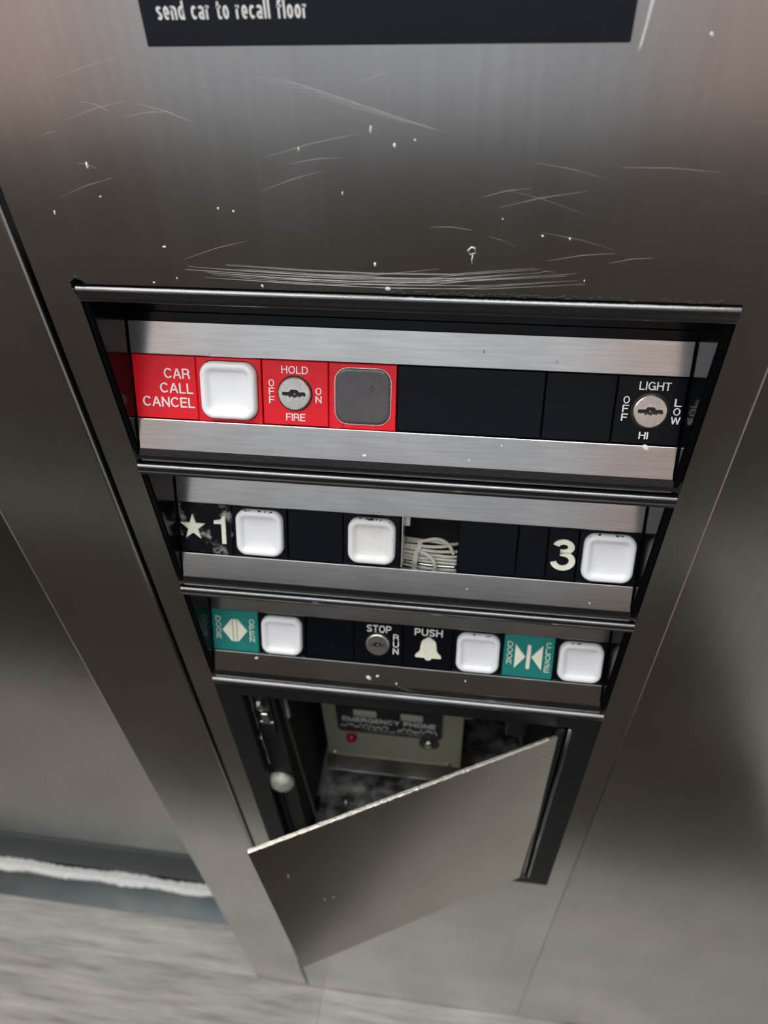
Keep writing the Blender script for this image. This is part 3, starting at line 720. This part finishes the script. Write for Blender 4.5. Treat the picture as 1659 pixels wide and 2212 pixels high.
# worn edge of the left ledge, strike and bolt
bm = bmesh.new(); pts = [(.47+.012*random.uniform(-1, 1), .255, z_(-9.75-.22*k)) for k in range(17)]; tube(bm, pts, [.012+.02*random.random() for _ in pts], 5)
put('worn_edge', bm, M['edge'], cb, smooth=True)
st = put('strike_plate', boxm(.56, .92, .21, .27, z_(-11.6), z_(-9.9), bev=.015), M['matte'], cb)
bm = bmesh.new(); blob(bm, 0, 0, 0, .12, .16, .10); bmesh.ops.transform(bm, matrix=Matrix.Translation((.68, .20, z_(-10.35))) @ Matrix.Rotation(math.radians(90), 4, 'X'), verts=bm.verts[:])
box(bm, .68, .84, .13, .20, z_(-10.95), z_(-10.6), .02); box(bm, .60, .92, .17, .2, z_(-11.1), z_(-11.0), .01)
put('catch', bm, M['lock'], cb, smooth=False)['label'] = 'small worn steel catch'
bm = bmesh.new()
# pale worn knob on the ledge
loft(bm, [[(.68+rr*math.cos(2*math.pi*k/20), .27-h, z_(-14.15)+rr*1.25*math.sin(2*math.pi*k/20)) for k in range(20)] for rr, h in ((.36, 0), (.35, .07), (.30, .16), (.2, .22), (.05, .24))])
put('latch_boss', bm, M['nylon'], cb, smooth=True)['label'] = 'pale scuffed round latch boss'
put('latch_rib', boxm(.52, .60, .2, .27, z_(-17.6), z_(-14.7), bev=.02), M['dark'], cb)
bm = bmesh.new(); tube(bm, [(1.22, .45, z_(-9.9)), (1.2, .45, z_(-10.6)), (1.19, .45, z_(-11.1))], [.05, .06, .085], 8); put('hanging_tab', bm, M['edge'], cb, smooth=True)
bm = boxm(6.3, 6.75, .45, .9, z_(-11.0), z_(-9.7), bev=.03); put('inner_bracket', bm, M['liner'], cb)

# door panel
dw, dh = 6.66, 8.10
dg = bpy.data.objects.new('door', None); COL.objects.link(dg); dg.parent = cb
E_ = Matrix.Translation(Vector((7.30, -.10, z_(-9.82)))*U) @ Matrix.Rotation(.475, 4, 'Z') @ Matrix.Rotation(.008, 4, 'X') @ Matrix.Rotation(-.020, 4, 'Y')
COL.objects.unlink(dg); bpy.data.objects.remove(dg)
bm = boxm(-dw, 0, -.038, .038, -dh, 0, bev=.012)
dp = put('door', bm, M['cabdoor'], cb); dp.matrix_local = E_
dp['label'] = 'flat steel door swung open to the front'
bm = bmesh.new()
lo = []
random.seed(5)
for k in range(90):
    x = -dw+.01+(dw-.2)*k/89; a = .036+.008*random.random(); h = .002+.008*random.random()
    lo.append([(x, -a, -.03), (x, -a, h*.5), (x, 0, h), (x, a, h*.5), (x, a, -.03)])
loft(bm, lo); put('top_edge', bm, M['edge'], dp)['label'] = 'bright worn top edge of the door'
bm = bmesh.new(); box(bm, -.03, .14, .05, .09, -dh+.05, -.05, .01); put('door_hinge_leaf', bm, M['matte'], dp)
bm = bmesh.new()
for x, z, a, b in ((-6.12, -1.75, .02, .11), (-5.35, -3.9, .035, .05), (-5.55, -3.85, .025, .03), (-.22, -.35, .03, .03), (-.25, -.75, .035, .03)):
    q = bmesh.new(); blob(q, x, z, 0, a, b, .02); bmesh.ops.transform(q, matrix=Matrix.Translation((0, -.045, 0)) @ Matrix.Rotation(math.radians(90), 4, 'X'), verts=q.verts[:])
    me = bpy.data.meshes.new('q'); q.to_mesh(me); q.free(); bm.from_mesh(me); bpy.data.meshes.remove(me)
put('dents', bm, M['lock'], dp, smooth=True)['kind'] = 'stuff'

# ------------------------------------------------------------------ emergency phone inside
ph = thing('emergency_phone', 'beige emergency phone unit with a black label, inside the open cabinet', 'phone', (1.28, 2.6, -17.2))
def L(x, z): return x-1.28, z+17.2
bm = bmesh.new(); box(bm, 0, 4.12, 0, 1.4, 0, 6.6, .03); box(bm, 4.12, 4.35, .0, .3, 3.1, 6.6, .02); put('body', bm, M['beige'], ph)
# rounded label
x0, zb = L(1.72, -15.35); x1, zt_ = L(4.78, -13.4)
pts = rrect((x0+x1)/2, (zb+zt_)/2, (x1-x0)/2, (zt_-zb)/2, .16, 5)
lb = put('label_plate', sheet(pts, [], -.06, 0, conv=conv), M['sign'], ph)
def wtext(s, xa, xb, za, zc, bold, bmx):
    tmp = text_bm(s, xa, xb, za, zc, 0, .01, bold); bmesh.ops.transform(tmp, matrix=Matrix.Translation((0, -.06, 0)) @ rotx, verts=tmp.verts[:])
    me = bpy.data.meshes.new('q'); tmp.to_mesh(me); tmp.free(); bmx.from_mesh(me); bpy.data.meshes.remove(me)
bm = bmesh.new(); a, b = L(1.88, -14.74); c, d = L(4.60, -14.50)
wtext('EMERGENCY PHONE', a, c, b, d, .01, bm)
o = put('lettering', bm, M['white'], lb)
bm = bmesh.new()
random.seed(3)
for k in range(46):
    xx, zz2 = L(1.85+2.85*(k/46)+random.uniform(-.01, .01), -14.88-random.choice((0, .06, .12)))
    if 22 < k < 27: continue
    loft(bm, [[(xx+rr*math.cos(q*math.pi/3), -.06-h, zz2+rr*math.sin(q*math.pi/3)) for q in range(6)] for rr, h in ((.026, -.002), (.022, .02), (.01, .03))])
put('braille', bm, M['white'], lb)
bm = bmesh.new()
for j in range(2):
    xx = 2.5+.12*j
    while xx < 4.05:
        wd = random.uniform(.06, .22); a, b = L(xx, -15.12-.09*j); box(bm, a, a+wd, -.066, -.058, b, b+.03); xx += wd+.05
put('small_print', bm, M['nylon'], lb)
for xa, xb in ((2.24, 2.92), (3.60, 4.26)):
    a, b = L(xa, -14.28); c, d = L(xb, -14.05); bm = bmesh.new(); box(bm, a, c, -.16, -.05, b, d, .04, 3); box(bm, a+.03, c-.03, -.18, -.16, b+.04, b+.09, .008)
    put('speaker_slot', bm, M['wire'], ph)
def dome(name, x, z, r, m, par, h=.12, ring=None):
    a, b = L(x, z); bm = bmesh.new()
    loft(bm, [[(a+rr*math.cos(q*math.pi/8), -hh, b+rr*math.sin(q*math.pi/8)) for q in range(16)] for rr, hh in ((r, -.01), (r*.95, h*.5), (r*.7, h*.85), (r*.2, h))])
    put(name, bm, m, par, smooth=True)
    if ring:
        bm = sheet(circ(a, b, ring, 24), [circ(a, b, r, 24)], -.05, 0, conv=conv); put(name+'_ring', bm, M['keyslot'], par)
dome('indicator_lens', 2.09, -15.72, .17, M['led'], ph, .2)
dome('call_button', 4.42, -15.66, .17, M['lock'], ph, .14, .3)
# angled lower flange with two screws
bm = bmesh.new(); loft(bm, [[(x, 0, .30), (x, -.03, .30), (x, -.24, -.26), (x, -.24, -.32), (x, 0, -.32)] for x in (-.05, 4.12)])
put('lower_flange', bm, M['lock'], ph)
for x in (.20, 3.75):
    bm = bmesh.new(); blob(bm, 0, 0, 0, .09, .09, .07, 12); o = put('screw', bm, M['lock'], ph, smooth=True); o.location = (x*U, -.003*U, .40*U); o.rotation_euler = (math.radians(90), 0, 0)
bm = bmesh.new(); blob(bm, 0, 0, 0, .11, .11, .12, 12); tag(put('loose_screw', bm, M['lock'], None, smooth=True, loc=(1.9, 1.6, -18.09)), 'small loose screw lying on the stained cabinet floor', 'screw')
